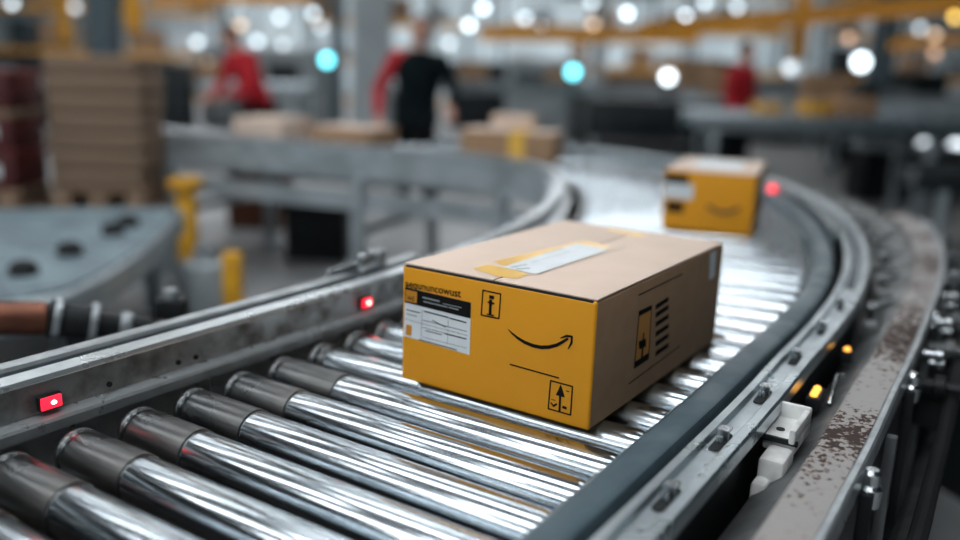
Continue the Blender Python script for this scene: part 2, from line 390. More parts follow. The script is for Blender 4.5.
# amber indicator stacks and lever
def amber(px, py, n):
    s = s_of(px, py, .0); A = AX(s); q = RP(s, OO(s) - .146 - u_grow(s) * .3, -.012)
    o = cpart(MB().box(q, (.018 * n + .01, .022, .022), A, bev=.003), 'indicator', 'black_metal')
    for j in range(n):
        c = q + A.col[0] * (.016 * (j - (n - 1) / 2)) + Vector((0, 0, .010))
        cpart(MB().lathe(c, Vector((0, 0, 1)) - A.col[0] * .5, [(0, .0062), (.005, .0062), (.0075, .004)], 14), 'amber_lens', 'amber_led', o)
amber(790, 391, 3); amber(818, 352, 1)
s = s_of(803, 388, .0); A = AX(s); q = RP(s, OO(s) - .168, .004)
cpart(MB().poly_tube([q - A.col[0] * .035 + Vector((0, 0, -.02)), q, q + A.col[0] * .030 + Vector((0, 0, .010)), q + A.col[0] * .036 - A.col[1] * .010 + Vector((0, 0, .010))], .0042), 'lever', 'bolt')
# outer hardware: posts, straps, adjuster bolts and a black hose
for j in range(16):
    s = -.8 + j * .2
    A = AX(s); g = u_out(s) * 1.1; b0 = OO(s) - g
    post = MB().box(RP(s, b0 - .262, -.20), (.018, .016, .38), A, bev=.003)
    o = cpart(post, 'strut', 'dark_plate' if j % 2 else 'black_metal')
    if j % 2 == 0:
        q = RP(s + .02, b0 - .262, -.005)
        cpart(MB().lathe(q + Vector((0, 0, -.03)), (0, 0, 1), [(0, .014), (.025, .016), (.03, .012), (.045, .012), (.05, .008)], 14), 'bolt', 'bolt', o)
for j in range(13):
    s = .55 + j * .115
    A = AX(s); b0 = OO(s) - u_out(s) * 1.1; z = -.05 - .055 * (j % 2)
    q = RP(s, b0 - .255, z)
    m_ = MB().lathe(q, -A.col[1], [(0, .013), (.03, .013), (.032, .021), (.048, .021), (.052, .010), (.075, .010), (.080, .006)], 12)
    cpart(m_, 'adjuster_bolt', 'dark_plate' if j % 3 else 'black_metal')
    cpart(MB().lathe(RP(s + .03, b0 - .262, z + .05), -A.col[1], [(0, .008), (.02, .008), (.022, .013), (.032, .013), (.036, .006)], 12), 'adjuster_nut', 'bolt')
    m_ = MB().box(RP(s + .05, b0 - .285, z - .06), (.05, .05, .07), A, bev=.006)
    cpart(m_, 'cable_block', 'black_metal')
hz = [RP(s_ / 10, OO(s_ / 10) - u_grow(s_ / 10) * 1.1 - .33, -.10 - .03 * math.sin(s_ * .7)) for s_ in range(-9, 20)]
cpart(MB().poly_tube(hz, .013), 'hose', 'black_rubber')
hz = [RP(s_ / 10, OO(s_ / 10) - u_grow(s_ / 10) * 1.1 - .30, -.26) for s_ in range(-9, 24)]
cpart(MB().poly_tube(hz, .02), 'conduit', 'dark_plate')
# small hardware in the dark gap between the channel and the painted beam
for j in range(20):
    s = .75 + j * .095; A = AX(s); g = u_grow(s)
    if j % 3 == 0: cpart(MB().box(RP(s, OO(s) - .155 - g * .55, -.03), (.05, .03 + g * .2, .05), A, bev=.005), 'spacer_block', 'dark_plate')
    elif j % 3 == 1: cpart(MB().lathe(RP(s, OO(s) - .150 - g * .6, -.06), (0, 0, 1), [(0, .009), (.05, .009), (.052, .015), (.066, .015), (.07, .008)], 12), 'spacer_bolt', 'bolt')
    else: cpart(MB().tube(RP(s, OO(s) - .135 - g * .2, -.02), RP(s + .05, OO(s) - .18 - g * .9, -.015), .007, n=10), 'tie_rod', 'galvanised_rail')
# legs and cross bars
for j, s in enumerate((-.7, .9, 2.3, 3.4, 4.6, 5.9)):
    A = AX(s)
    pts = [OI + .12, OO(s) - .02]
    for b in pts:
        q = RP(s, b, 0); q.z = 0
        o = cpart(MB().box(q + Vector((0, 0, .35)), (.06, .06, .70), A, bev=.006).box(q + Vector((0, 0, .006)), (.12, .12, .012), A), 'leg', 'frame_steel')
    cpart(MB().box((RP(s, pts[0], -.42) + RP(s, pts[1], -.42)) / 2, (.04, (pts[0] - pts[1]), .05), A, bev=.004), 'cross_bar', 'frame_steel')
# far sensor by the second carton
A = AX(1.9); q = on_z(770, 188, ZB + .04)
o = cpart(MB().box(q, (.06, .05, .05), A, bev=.006).box(q - Vector((0, 0, .04)), (.03, .03, .06), A), 'photo_sensor', 'galvanised_rail')
cpart(MB().sphere(q + Vector((0, -.03, 0)), .018, 12), 'lens', emit('dim_red', (1, .05, .07), 2.0), o)

# ------------------------------------------------------------------ cartons
def homog(quad):
    """pixel quad (TL, TR, BR, BL) -> unit square map, u to the right, v down"""
    A = []; B = []
    for (x, y), (u, v) in zip(quad, ((0, 0), (1, 0), (1, 1), (0, 1))):
        A.append([x, y, 1, 0, 0, 0, -u * x, -u * y]); B.append(u)
        A.append([0, 0, 0, x, y, 1, -v * x, -v * y]); B.append(v)
    h = np.append(np.linalg.solve(np.array(A, float), np.array(B, float)), 1).reshape(3, 3)
    def f(x, y):
        r = h @ np.array([x, y, 1.]); return r[0] / r[2], r[1] / r[2]
    return f
YAW = -.58412417
W, D, HH = .341, .535, .194
ca, sa = math.cos(YAW), math.sin(YAW)
ctr = Vector((.16172683, 1.1316493, 0)) + Vector((-ca, -sa, 0)) * W / 2 + Vector((-sa, ca, 0)) * D / 2
pk = thing('carton', 'kraft carton with yellow printed front and white label, on near rollers', 'carton', (ctr.x, ctr.y, ZB + .001), YAW)
fr = homog(((399, 266), (597, 301), (590, 430), (402, 376)))
tp = homog(((568, 219), (723, 240), (597, 301), (399, 266)))
rs = homog(((597, 301), (723, 240), (712, 346), (590, 431)))
def F(x, y, e=.0006): u, v = fr(x, y); return Vector(((u - .5) * W, -D / 2 - e, (1 - v) * HH))
def T(x, y, e=.0006): u, v = tp(x, y); return Vector(((u - .5) * W, (.5 - v) * D, HH + e))
def R(x, y, e=.0006): u, v = rs(x, y); return Vector((W / 2 + e, (u - .5) * D, (1 - v) * HH))
def body_mesh(W, D, HH, mats=('kraft', 'yellow_print'), bev=.004):
    bm = bmesh.new(); bmesh.ops.create_cube(bm, size=1)
    for v in bm.verts: v.co = Vector((v.co.x * W, v.co.y * D, (v.co.z + .5) * (HH - .004)))
    bmesh.ops.bevel(bm, geom=bm.edges[:], offset=bev, segments=3, affect='EDGES', profile=.5)
    me = bpy.data.meshes.new('body'); bm.to_mesh(me); bm.free()
    for m in mats: me.materials.append(MT[m])
    for p in me.polygons:
        p.use_smooth = True
        if p.center.y < -D / 2 + bev * .8 and len(mats) > 1: p.material_index = 1
    me.set_sharp_from_angle(angle=math.radians(50))
    return me
bo = bpy.data.objects.new('body', body_mesh(W, D, HH)); COL.objects.link(bo); bo.parent = pk
for sx in (-1, 1):
    MB().box((sx * (W / 4 + .0003), .0015, HH - .0015), (W / 2 - .002, D - .004, .003), bev=.0012).build('top_flap', 'kraft_pale_lit', pk)
MB().box((.0, -D / 2 + .0022, HH - .0045), (W - .012, .003, .003)).build('flap_shadow', 'dark_hole', pk)  # black bar draws the shadow line under the top flaps
def quad(mb, fn, pts, e=.0006, mi=0):
    vs = [fn(x, y, e) for x, y in pts]; mb.add(vs, [tuple(range(len(vs)))], mi); return mb
def stroke(mb, fn, pts, w, e=.0006, mi=0):
    """line through pixel points; w = width in metres, or list of widths"""
    P3 = [fn(x, y, e) for x, y in pts]; nrm = (fn(*pts[0], e + 1) - fn(*pts[0], e)).normalized()
    ws = w if isinstance(w, list) else [w] * len(P3); vs = []
    for i, p in enumerate(P3):
        t = (P3[min(i + 1, len(P3) - 1)] - P3[max(i - 1, 0)]).normalized(); n = t.cross(nrm)
        vs += [p + n * ws[i] / 2, p - n * ws[i] / 2]
    mb.add(vs, [(2 * i, 2 * i + 1, 2 * i + 3, 2 * i + 2) for i in range(len(P3) - 1)], mi); return mb
def frame(mb, fn, q, w, e=.0006, mi=0):
    for i in range(4): stroke(mb, fn, [q[i], q[(i + 1) % 4]], w, e, mi)
    for p in q:
        c = fn(*p, e); a = (fn(p[0] + 1, p[1], e) - c).normalized(); n = (fn(*p, e + 1) - c).normalized(); b = a.cross(n)
        mb.add([c + (a * math.cos(t) + b * math.sin(t)) * w / 2 for t in [PI * j / 4 for j in range(8)]], [tuple(range(8))], mi)
    return mb
def text(name, s, origin, xdir, zdir, size, mat_, parent, off, squash=1.):
    cu = bpy.data.curves.new('t', 'FONT'); cu.body = s; cu.size = 1; cu.offset = off
    o = bpy.data.objects.new('t', cu); COL.objects.link(o); bpy.context.view_layer.update()
    me = bpy.data.meshes.new_from_object(o.evaluated_get(bpy.context.evaluated_depsgraph_get())); bpy.data.objects.remove(o)
    for v in me.vertices: v.co = origin + xdir * v.co.x * size * squash + zdir * v.co.y * size
    me.materials.clear(); me.materials.append(MT[mat_]); me.name = name
    ob = bpy.data.objects.new(name, me); COL.objects.link(ob); ob.parent = parent; return ob
XD, ZD = Vector((1, 0, 0)), Vector((0, 0, 1))
t0_, t1_ = F(402.5, 289), F(457.5, 299)
tw = text('printed_text', 'aeqununcowust', t0_, XD, ZD, .0175, 'ink', pk, .014, 1.)
wd = max(v.co.x for v in tw.data.vertices) - min(v.co.x for v in tw.data.vertices); kx = (t1_.x - t0_.x) / wd
for v in tw.data.vertices: v.co.x = t0_.x + (v.co.x - t0_.x) * kx; v.co.z += (t1_.z - t0_.z) * (v.co.x - t0_.x) / (t1_.x - t0_.x)
# shipping label on the front
lab = quad(MB(), F, [(402.7, 289.4), (468, 304), (468, 354.6), (402.7, 336)], .0005).build('shipping_label', 'white_paper', pk, smooth=False)
m_ = quad(MB(), F, [(402.7, 289.4), (468, 304), (468, 319.5), (402.7, 304)], .0009); m_.build('label_header', 'ink', lab, smooth=False)
m_ = quad(MB(), F, [(403.5, 291.5), (414.5, 294), (414.5, 305), (403.5, 302.5)], .0012)
quad(m_, F, [(405, 325), (410.5, 326.3), (410.5, 336), (405, 334.7)], .0012); m_.build('badge', 'orange_badge', lab, smooth=False)
m_ = MB()
for (a, b, w) in (((420, 299), (437, 303), .0025), ((421, 303), (445, 308.5), .002), ((446, 308.5), (456, 311), .002), ((440, 305), (459, 309), .0012)): stroke(m_, F, [a, b], w, .0012)
m_.build('header_print', 'grey_ink', lab, smooth=False)
m_ = MB()
for (a, b, w) in (((405, 311), (418, 314.2), .0016), ((405, 315), (415, 317.5), .001), ((422, 312.5), (446, 318.5), .0022), ((447, 319), (464, 323.5), .0022), ((421, 321), (465, 332), .0009), ((421, 328), (465, 339), .0008), ((424, 331), (440, 335), .0014),
                  ((443, 334), (464, 339.2), .0016), ((421, 337), (465, 348), .0006), ((418, 339.5), (455, 349.5), .0016), ((420, 311), (420, 340), .0006), ((404, 320), (466, 336), .0006), ((446, 320), (446, 344), .0006), ((430, 321), (444, 328), .0014)):
    stroke(m_, F, [a, b], w, .0009)
m_.build('label_print', 'ink', lab, smooth=False)
text('badge_text', 'WE', F(405, 301.5, .0014), XD, ZD, .010, 'ink', lab, .01)
# figure icon in a frame
m_ = frame(MB(), F, [(479.5, 292), (497.5, 295.6), (496.3, 319.5), (478.5, 316)], .0022)
stroke(m_, F, [(487.6, 301), (487.3, 315.5)], .005, .0008); stroke(m_, F, [(484.5, 303.5), (491.5, 305)], .0028, .0009)
quad(m_, F, [(486, 296.5), (491, 297.5), (491, 301), (486, 300)], .0007)
stroke(m_, F, [(484, 315), (491.5, 316.6)], .002, .0009)
m_.build('figure_symbol', 'ink', pk, smooth=False)
# curved arrow
pts = [(506, 330), (510, 333.8), (516, 338.5), (523, 342.6), (531, 345.8), (540, 347.6), (548, 347.4), (556, 345.4), (562, 342.4), (567.5, 339)]
m_ = stroke(MB(), F, pts, [.0012, .0030, .0044, .0052, .0056, .0056, .0054, .0048, .0042, .0034])
stroke(m_, F, [(559.5, 338.6), (566, 336.4), (572.3, 337.2)], [.0012, .0036, .0030], .0008)
stroke(m_, F, [(571.6, 336.8), (571.4, 343), (567.6, 349.6)], [.0030, .0036, .0012], .0009)
m_.build('arrow_logo', 'ink', pk, smooth=False)
m_ = stroke(MB(), F, [(508.5, 363.8), (559, 377.6)], .0022); m_.build('printed_line', 'ink', pk, smooth=False)
# this-way-up mark
m_ = frame(MB(), F, [(550.5, 380), (573, 386), (571.5, 413.5), (548.5, 407)], .0022)
quad(m_, F, [(561, 383.5), (565.5, 396.5), (556, 394)], .0008); stroke(m_, F, [(560.7, 390), (560.2, 410)], .0036, .0009)
stroke(m_, F, [(551, 401), (554, 404.5), (557.5, 402.5)], [.002, .004, .003], .0009); stroke(m_, F, [(563, 405.5), (567.5, 407)], .0042, .0009)
stroke(m_, F, [(566.5, 390), (570, 391)], .0015, .0009); stroke(m_, F, [(551.5, 398), (556, 399.2)], .0012, .0009)
m_.build('up_arrow_symbol', 'ink', pk, smooth=False)
# top: tape and pouch
m_ = quad(MB(), T, [(472, 271), (488, 266.5), (519, 272.5), (529, 276.5), (517, 281.0), (497, 279.0)], .0006)
quad(m_, T, [(570, 242.3), (590, 240.6), (614, 246.2), (604, 249.5)], .0006)
quad(m_, T, [(608, 228.5), (615, 227.2), (650, 233.5), (641, 236.3)], .0006)
quad(m_, T, [(493, 263.4), (500, 261.6), (580, 241.6), (584, 244.2), (506, 267.5)], .0005)
m_.build('tape', 'yellow_tape', pk, smooth=False)
pou = quad(MB(), T, [(502.5, 269.8), (537, 276), (611, 249.6), (579, 243.6)], .0012).build('shipping_label', 'white_paper', pk, smooth=False)
m_ = MB()
for (a, b, w) in (((512, 270), (528, 266.5), .003), ((517, 271.5), (531, 270.5), .005), ((533, 264.5), (572, 252.5), .0012), ((545, 255), (566, 249), .002)): stroke(m_, T, [a, b], w, .0016)
m_.build('label_print', 'grey_ink', pou, smooth=False)
m_ = stroke(MB(), T, [(520, 278.2), (539, 276.6), (628, 246)], .0010, .0007); m_.build('flap_seam', 'brown_ink', pk, smooth=False)
# right side print
m_ = stroke(MB(), R, [(635.7, 296.6), (679, 274.5)], .0022); stroke(m_, R, [(626.7, 386.5), (677, 349.6)], .0022)
q4 = [(636.4, 315.8), (648.4, 309.4), (645.6, 361), (632, 370)]
frame(m_, R, q4, .0035); quad(m_, R, [(636, 312.8), (648.8, 306.6), (648.4, 311.6), (635.8, 318.4)], .0007); quad(m_, R, [(632.4, 364.5), (645.8, 355.5), (645.4, 362.5), (631.4, 371.5)], .0007)
stroke(m_, R, [(640.8, 335), (639, 360)], [.004, .008], .0009); quad(m_, R, [(636, 344), (643, 341), (643, 349), (636.5, 352)], .0008)
for yr in (300.5, 308.8, 318.5, 328.5, 338.5, 348.5): quad(m_, R, [(652.6, yr + 6.0), (665.2, yr - 2.3), (665.1, yr + 2.2), (652.2, yr + 11.4)], .0007)
m_.build('side_print', 'ink', pk, smooth=False)
quad(MB(), R, q4, .0004).build('print_patch', 'orange_badge', pk, smooth=False)
m_ = stroke(MB(), R, [(675.5, 277), (672.5, 351)], .0016, .0006); stroke(m_, R, [(636, 297), (634.5, 317)], .0012); m_.build('crease', 'faint_crease', pk, smooth=False)
quad(MB(), R, [(707.5, 252), (714.5, 248), (712.5, 277), (706.5, 281)], .0008).build('side_sticker', 'white_paper', pk, smooth=False)

# second carton on the bend
def carton(name, label, loc, rz, w, d, h, mats=('kraft',), group=None, top='kraft_pale_lit'):
    t = thing(name, label, 'carton', loc, rz, group)
    o = bpy.data.objects.new('body', body_mesh(w, d, h, mats)); COL.objects.link(o); o.parent = t
    for sx in (-1, 1): MB().box((sx * (w / 4 + .0003), .0, h - .0015), (w / 2 - .002, d - .004, .003)).build('top_flap', top, t)
    return t
a, b = on_z(659, 229, ZB), on_z(744, 235, ZB)
w2 = (b - a).length * 1.07; y2 = math.radians(-21); c2 = (a + b) / 2 + Vector((-math.sin(y2), math.cos(y2), 0)) * .24
t = carton('carton', 'yellow-fronted carton with white label on top, further round the bend', (c2.x + .015, c2.y + .01, ZB + .001), y2, w2, .48, .195, ('kraft', 'yellow_print'), top='kraft_pale_lit')
MB().box((0.0, 0.02, .1958), (w2 * .55, .30, .001)).build('shipping_label', 'white_paper', t)
MB().box((-w2 * .33, -.2405, .125), (w2 * .32, .001, .05)).build('front_label', 'white_paper', t)
MB().box((-w2 * .36, -.2408, .165), (w2 * .26, .001, .03)).build('front_print', 'ink', t); MB().box((-w2 * .36, -.2408, .072), (w2 * .2, .001, .035)).build('front_print', 'ink', t)
arc = [Vector((w2 * (.0 + .07 * i), -.241, .085 - .02 * math.sin(PI * i / 5))) for i in range(6)]
MB().poly_tube(arc, .006, 6).build('arrow_logo', 'brown_ink', t)
# third and fourth, small ones on the far lane
c3 = on_z(513, 160, ZB); t = carton('carton', 'low brown carton with yellow tape band, on the far lane', (c3.x, c3.y + .17, ZB + .001), math.radians(-16), .54, .30, .155)
MB().box((.06, 0, .1555), (.09, .302, .001)).box((.06, -.1508, .078), (.09, .001, .15)).build('tape_band', 'yellow_tape', t)
c4 = on_z(350, 146, ZB); carton('carton', 'flat brown carton lying on the far lane, beside the red sleeve', (c4.x, c4.y + .15, ZB + .001), math.radians(-25), .44, .34, .11)
c5 = on_z(326, 136, ZB); 
# ------------------------------------------------------------------ setting
def plane(name, x0, x1, y0, y1, z, m, flip=False):
    return struct(MB().add([(x0, y0, z), (x1, y0, z), (x1, y1, z), (x0, y1, z)], [(0, 1, 2, 3)]).build(name, m, smooth=False))
struct(MB().box((0, 18, -.05), (60, 52, .1)).build('floor', 'concrete', smooth=False))
struct(MB().box((8.6, 9.3, .001), (13.4, 18, .004)).build('floor', 'dim_floor', smooth=False))  # dimmer light at the right painted as a thin darker slab
struct(MB().box((0, 40.1, 4.5), (60, .2, 9)).build('wall_back', 'hall_wall', smooth=False))
struct(MB().box((0, 18, 9.05), (60, 44, .1)).build('ceiling', 'ceiling', smooth=False))
# ceiling strip lights, each a housing with a diffuser
def strip(x, y, z, L, w, rz, label):
    t = thing('ceiling_light', label, 'light', (x, y, z), rz, 'strip lights under the roof')
    MB().box((0, 0, .05), (L + .1, w + .1, .08), bev=.01).build('housing', 'machine_grey', t)
    MB().box((0, 0, .0), (L, w, .02)).build('diffuser', 'strip_light', t)
    MB().tube((-L * .4, 0, .08), (-L * .4, 0, 8.98 - z), .01, n=6).build('hanger', 'machine_dark', t)
    MB().tube((L * .4, 0, .08), (L * .4, 0, 8.98 - z), .01, n=6).build('hanger', 'machine_dark', t)
for y, w_, xs in ((-3.8, .9, (-7.5, -1.4)), (-.8, .9, (-7.5, -1.4)), (2.6, .6, (-7.5, -1.4)), (6.2, .5, (-6.5, -.4)), (10.5, .4, (-7.5, -1, 6)), (15, .4, (-10, -3.5, 4.5)), (20, .9, (-10, -3, 4, 11)), (25.5, 1.1, (-10, -3, 4, 11)), (31, 1.3, (-10, -3, 4, 11)), (36, 1.3, (-10, -3, 4, 11))):
    for x in xs:
        strip(x, y, 6.2, 5.2, w_, 0 if y > 4 else YAW * .5, 'long white strip light hung under the roof above the hall')

# ------------------------------------------------------------------ world, exposure
wd_ = bpy.data.worlds.new('world'); S.world = wd_; wd_.use_nodes = True
bg = wd_.node_tree.nodes['Background']; bg.inputs[0].default_value = (.45, .72, .86, 1); bg.inputs[1].default_value = .05
S.view_settings.view_transform = 'Standard'; S.view_settings.look = 'None'; S.view_settings.exposure = .32; S.view_settings.gamma = 1
S.view_settings.use_curve_mapping = False
S.cycles.use_denoising = True
S.cycles.max_bounces = 8; S.cycles.sample_clamp_indirect = 6
# ================================================================== background
def floor_z(p, z=0.): return Vector((p.x, p.y, z))
# pendant lamps (pixel, distance -> place in the hall)
LAMPS = [(280, 17, 22, 'mid'), (240, 25, 24, 'peach'), (197, 42, 20, 'mid'), (257, 41, 21, 'mid'), (283, 44, 26, 'dim'), (313, 13, 19, 'mid'), (75, 7, 20, 'dim'), (12, 3, 17, 'mid'), (238, 2, 18, 'mid'),
         (321, 27, 23, 'dim'), (483, 8, 20, 'bright'), (469, 25, 21, 'bright'), (489, 30, 25, 'dim'), (525, 18, 19, 'mid'), (540, 28, 22, 'bright'), (449, 43, 24, 'dim'),
         (627, 13, 20, 'bright'), (592, 2, 17, 'mid'), (593, 24, 24, 'peach'), (686, 16, 21, 'bright'), (737, 7, 19, 'mid'), (762, 20, 22, 'amber'), (798, 17, 23, 'amber'), (849, 38, 20, 'brown'),
         (885, 3, 18, 'bright'), (898, 22, 22, 'dim'), (935, 35, 20, 'peach'), (920, 28, 24, 'dim'), (935, 53, 21, 'brown'), (955, 17, 19, 'amber'), (705, 2, 24, 'mid')]
WORD = {'bright': 'bright cool white', 'mid': 'cool white', 'dim': 'faint white', 'peach': 'peach coloured', 'brown': 'dim brownish', 'amber': 'amber'}
for px, py, dpt, kd in LAMPS:
    dpt = min(dpt * .86, 20); p = at(px, py, dpt)
    t = thing('pendant_lamp', WORD[kd] + ' pendant lamp hanging far back in the hall', 'lamp', p, 0, WORD[kd] + ' pendant lamps far back')
    r_ = .085 * dpt / 20
    MB().sphere((0, 0, 0), r_, 14).build('bulb', 'lamp_' + kd, t)
    MB().lathe((0, 0, r_ * .75), (0, 0, 1), [(0, r_ * .8), (.04, r_ * .5), (.12, .03)], 12).build('cap', 'machine_dark', t)
    MB().tube((0, 0, r_ * .8), (0, 0, 8.98 - p.z), .012, n=6).build('rod', 'machine_dark', t)
SIG = [(573, 72, 12.9, 'cyan_led', .085, 'bright cyan'), (327, 60, 11.5, 'cyan_led', .075, 'cyan'), (668, 77, 12.9, 'lamp_bright', .085, 'bright white'), (861, 62, 15, 'lamp_bright', .12, 'large white'), (790, 68, 17, 'lamp_dim', .1, 'dim white'), (697, 68, 17, 'lamp_dim', .1, 'dim white'),
       (925, 147, 10, 'lamp_dim', .09, 'low white'), (957, 148, 10, 'lamp_dim', .10, 'low white'), (208, 68, 15, 'lamp_peach', .12, 'soft peach')]
for px, py, dpt, m, r_, wd2 in SIG:
    p = at(px, py, dpt)
    t = thing('signal_lamp', wd2 + ' signal lamp on a thin post among the machines', 'lamp', (p.x, p.y, 0), 0, wd2 + ' signal lamps')
    MB().tube((0, 0, 0), (0, 0, p.z - r_), .025, n=8).tube((0, 0, 0), (0, 0, .02), .12, n=12).build('post', 'machine_dark', t)
    MB().sphere((0, 0, p.z), r_, 14).build('lens', m, t)
# columns
def column(px, w_, dpt, m, label):
    p = at(px, 60, dpt); h = 9
    t = thing('steel_column', label, 'column', (p.x, p.y, 0))
    MB().box((0, -w_ * .35, h / 2), (w_, .04, h)).box((0, w_ * .35, h / 2), (w_, .04, h)).box((0, 0, h / 2), (.04, w_ * .7, h)).build('shaft', m, t)
    MB().box((0, 0, .02), (w_ * 1.5, w_ * 1.3, .04), bev=.01).build('base_plate', 'machine_dark', t)
    return t
column(372, .46, 11, 'column_paint', 'wide pale grey steel column behind the person in the black vest')
column(338, .18, 14, 'rack_blue', 'narrow dark column left of the wide pale one')
column(106, .40, 13, 'rack_blue', 'dark blue-grey column behind the cardboard stack')
column(432, .12, 15, 'column_paint', 'thin pale column right of the person in the black vest')
column(882, .40, 17, 'rack_blue', 'dark column at the right, behind the orange girder')
column(600, .22, 20, 'column_paint', 'pale column far behind the low taped carton')
# mezzanine girders, orange
def girder(p, q, h, d, m, label, cat='girder', ends=True):
    p, q = Vector(p), Vector(q); c = (p + q) / 2; a = (q - p); L = a.length; rz = math.atan2(a.y, a.x)
    t = thing('girder', label, cat, c, rz); sl = math.asin((q.z - p.z) / L)
    A = Matrix.Rotation(-sl, 3, 'Y')
    MB().box((0, 0, h / 2 - .02), (L, d, .04), A).box((0, 0, -h / 2 + .02), (L, d, .04), A).box((0, 0, 0), (L, .03, h - .04), A).build('beam', m, t)
    hg = MB()
    for x in (-.45, .45): hg.tube((L * x, 0, h / 2 + x * 2 * (q.z - p.z) / 2), (L * x, 0, 8.98 - c.z), .03, n=8)
    hg.build('hanger', 'machine_dark', t)
    return t
girder(at(640, 30, 14), at(965, 2, 12), .26, .16, 'orange_beam', 'long orange girder slanting across the upper right of the hall')
girder(at(480, 33, 18), at(700, 36, 17), .30, .16, 'orange_beam', 'orange girder in the middle distance, between the bright pendant lamps')
girder(at(150, -4, 12), at(312, -6, 11), .22, .16, 'orange_beam', 'orange girder high above the person bending in red')
girder(at(890, 46, 16), at(975, 38, 15), .16, .12, 'orange_beam', 'short orange girder low at the right, under the long slanting one')
girder(at(560, -6, 13), at(660, -8, 13), .12, .3, 'rack_blue', 'dark blue-grey girder above the middle of the hall')
for px, dpt, w_, y1 in ((797, 13.5, .22, 60), (135, 12, .20, 34), (66, 14, .16, 45)):
    p = at(px, -30, dpt); q = at(px, y1, dpt)
    t = thing('hanging_post', {797: 'orange upright crossing the long slanting girder', 135: 'orange upright hanging above the cardboard stack', 66: 'thin orange upright left of the dark column'}[px], 'post', (q.x, q.y, q.z))
    MB().box((0, 0, (8.98 - q.z) / 2), (w_, .12, 8.98 - q.z), bev=.01).build('upright', 'orange_beam', t)
    MB().box((0, 0, .01), (w_ * 1.3, .18, .03)).build('end_plate', 'machine_dark', t)
# pallet racks far back with cartons
def rack(x0, x1, y, levels, label, rz=0., grp='cartons on the far racks', seed=1, beam='orange_beam', fill=.75, dz=1.1):
    rnd = random.Random(seed)
    t = thing('pallet_rack', label, 'rack', ((x0 + x1) / 2, y, 0), rz); L = x1 - x0; n = max(1, round(L / 2.6))
    H = levels * dz + .3
    for i in range(n + 1):
        for d in (-.45, .45):
            MB().box((-L / 2 + L * i / n, d, H / 2), (.09, .08, H)).build('upright', 'rack_blue', t)
    for l in range(levels):
        z = .25 + l * dz
        for d in (-.45, .45): MB().box((0, d, z), (L, .05, .11)).build('beam', beam, t)
        MB().box((0, 0, z + .065), (L, .9, .02)).build('shelf', 'machine_grey', t)
        x = -L / 2 + .2
        while x < L / 2 - .7:
            w_ = rnd.uniform(.35, .8); h = rnd.uniform(.3, .8)
            if rnd.random() < fill:
                kd = rnd.choice(('kraft', 'kraft', 'bundle_board', 'white_paper', 'machine_dark', 'machine_grey'))
                wd3 = {'kraft': 'brown', 'bundle_board': 'dull brown', 'white_paper': 'white', 'machine_dark': 'black', 'machine_grey': 'grey'}[kd]
                o = MB().box((0, 0, h / 2), (w_, .7, h), bev=.01).build('stored_box', kd)
                c, s_ = math.cos(rz), math.sin(rz)
                o.location = ((x0 + x1) / 2 + (x + w_ / 2) * c, y + (x + w_ / 2) * s_, z + .0765); o.rotation_euler = (0, 0, rz)
                tag(o, wd3 + ' box stored on a rack far back in the hall', 'box', wd3 + ' boxes stored on the far racks')
            x += w_ + rnd.uniform(.08, .5)
    return t
rack(-15, -7.2, 24, 4, 'tall rack of boxes at the far left of the hall', seed=3)
rack(-5.2, -.6, 26, 4, 'tall rack of boxes far behind the person bending in red', seed=5)
rack(.4, 8.4, 25, 4, 'tall rack of boxes in the middle of the far wall', seed=9)
rack(9.5, 17, 25, 4, 'tall rack of boxes at the far right of the hall', seed=12)
# belt conveyors crossing behind
def belt_line(x0, y0, x1, y1, z, w_, label, rollers=True, m='machine_grey', skirt=.18):
    L = math.hypot(x1 - x0, y1 - y0); rz = math.atan2(y1 - y0, x1 - x0)
    t = thing('belt_conveyor', label, 'conveyor', ((x0 + x1) / 2, (y0 + y1) / 2, 0), rz)
    MB().box((0, 0, z - .03), (L, w_ - .1, .04), bev=.01).build('belt', 'machine_dark', t)
    for sy in (-1, 1): MB().box((0, sy * w_ / 2, z - skirt / 2 + .04), (L, .05, skirt), bev=.008).build('side_frame', m, t)
    MB().tube((-L / 2 + .05, -w_ / 2 + .03, z - .08), (-L / 2 + .05, w_ / 2 - .03, z - .08), .05, n=16).build('end_roller', 'polished_steel', t); MB().tube((L / 2 - .05, -w_ / 2 + .03, z - .08), (L / 2 - .05, w_ / 2 - .03, z - .08), .05, n=16).build('end_roller', 'polished_steel', t)
    n = max(2, round(L / 1.8))
    for i in range(n):
        x = -L / 2 + .2 + (L - .4) * i / (n - 1)
        for sy in (-1, 1): MB().box((x, sy * (w_ / 2), (z - skirt) / 2), (.07, .06, z - skirt + .1), bev=.006).build('leg', 'frame_steel', t)
    return t
belt_line(2.0, 8.6, 8.5, 8.3, .92, .7, 'grey belt conveyor crossing behind the bend at the right', m='aluminium')
belt_line(2.6, 11.6, 11, 11.2, 1.0, .8, 'second grey belt conveyor further back at the right', m='frame_steel')
belt_line(-1.0, 14.2, 8, 14.6, 1.05, .8, 'long belt conveyor in the middle distance behind the taped carton', m='machine_grey')
belt_line(-9, 12.8, -2.6, 12.9, .95, .8, 'belt conveyor behind the person bending in red', m='aluminium')
belt_line(3.4, 6.9, 7.9, 6.2, .62, .6, 'low dark conveyor behind the bend', m='machine_dark')
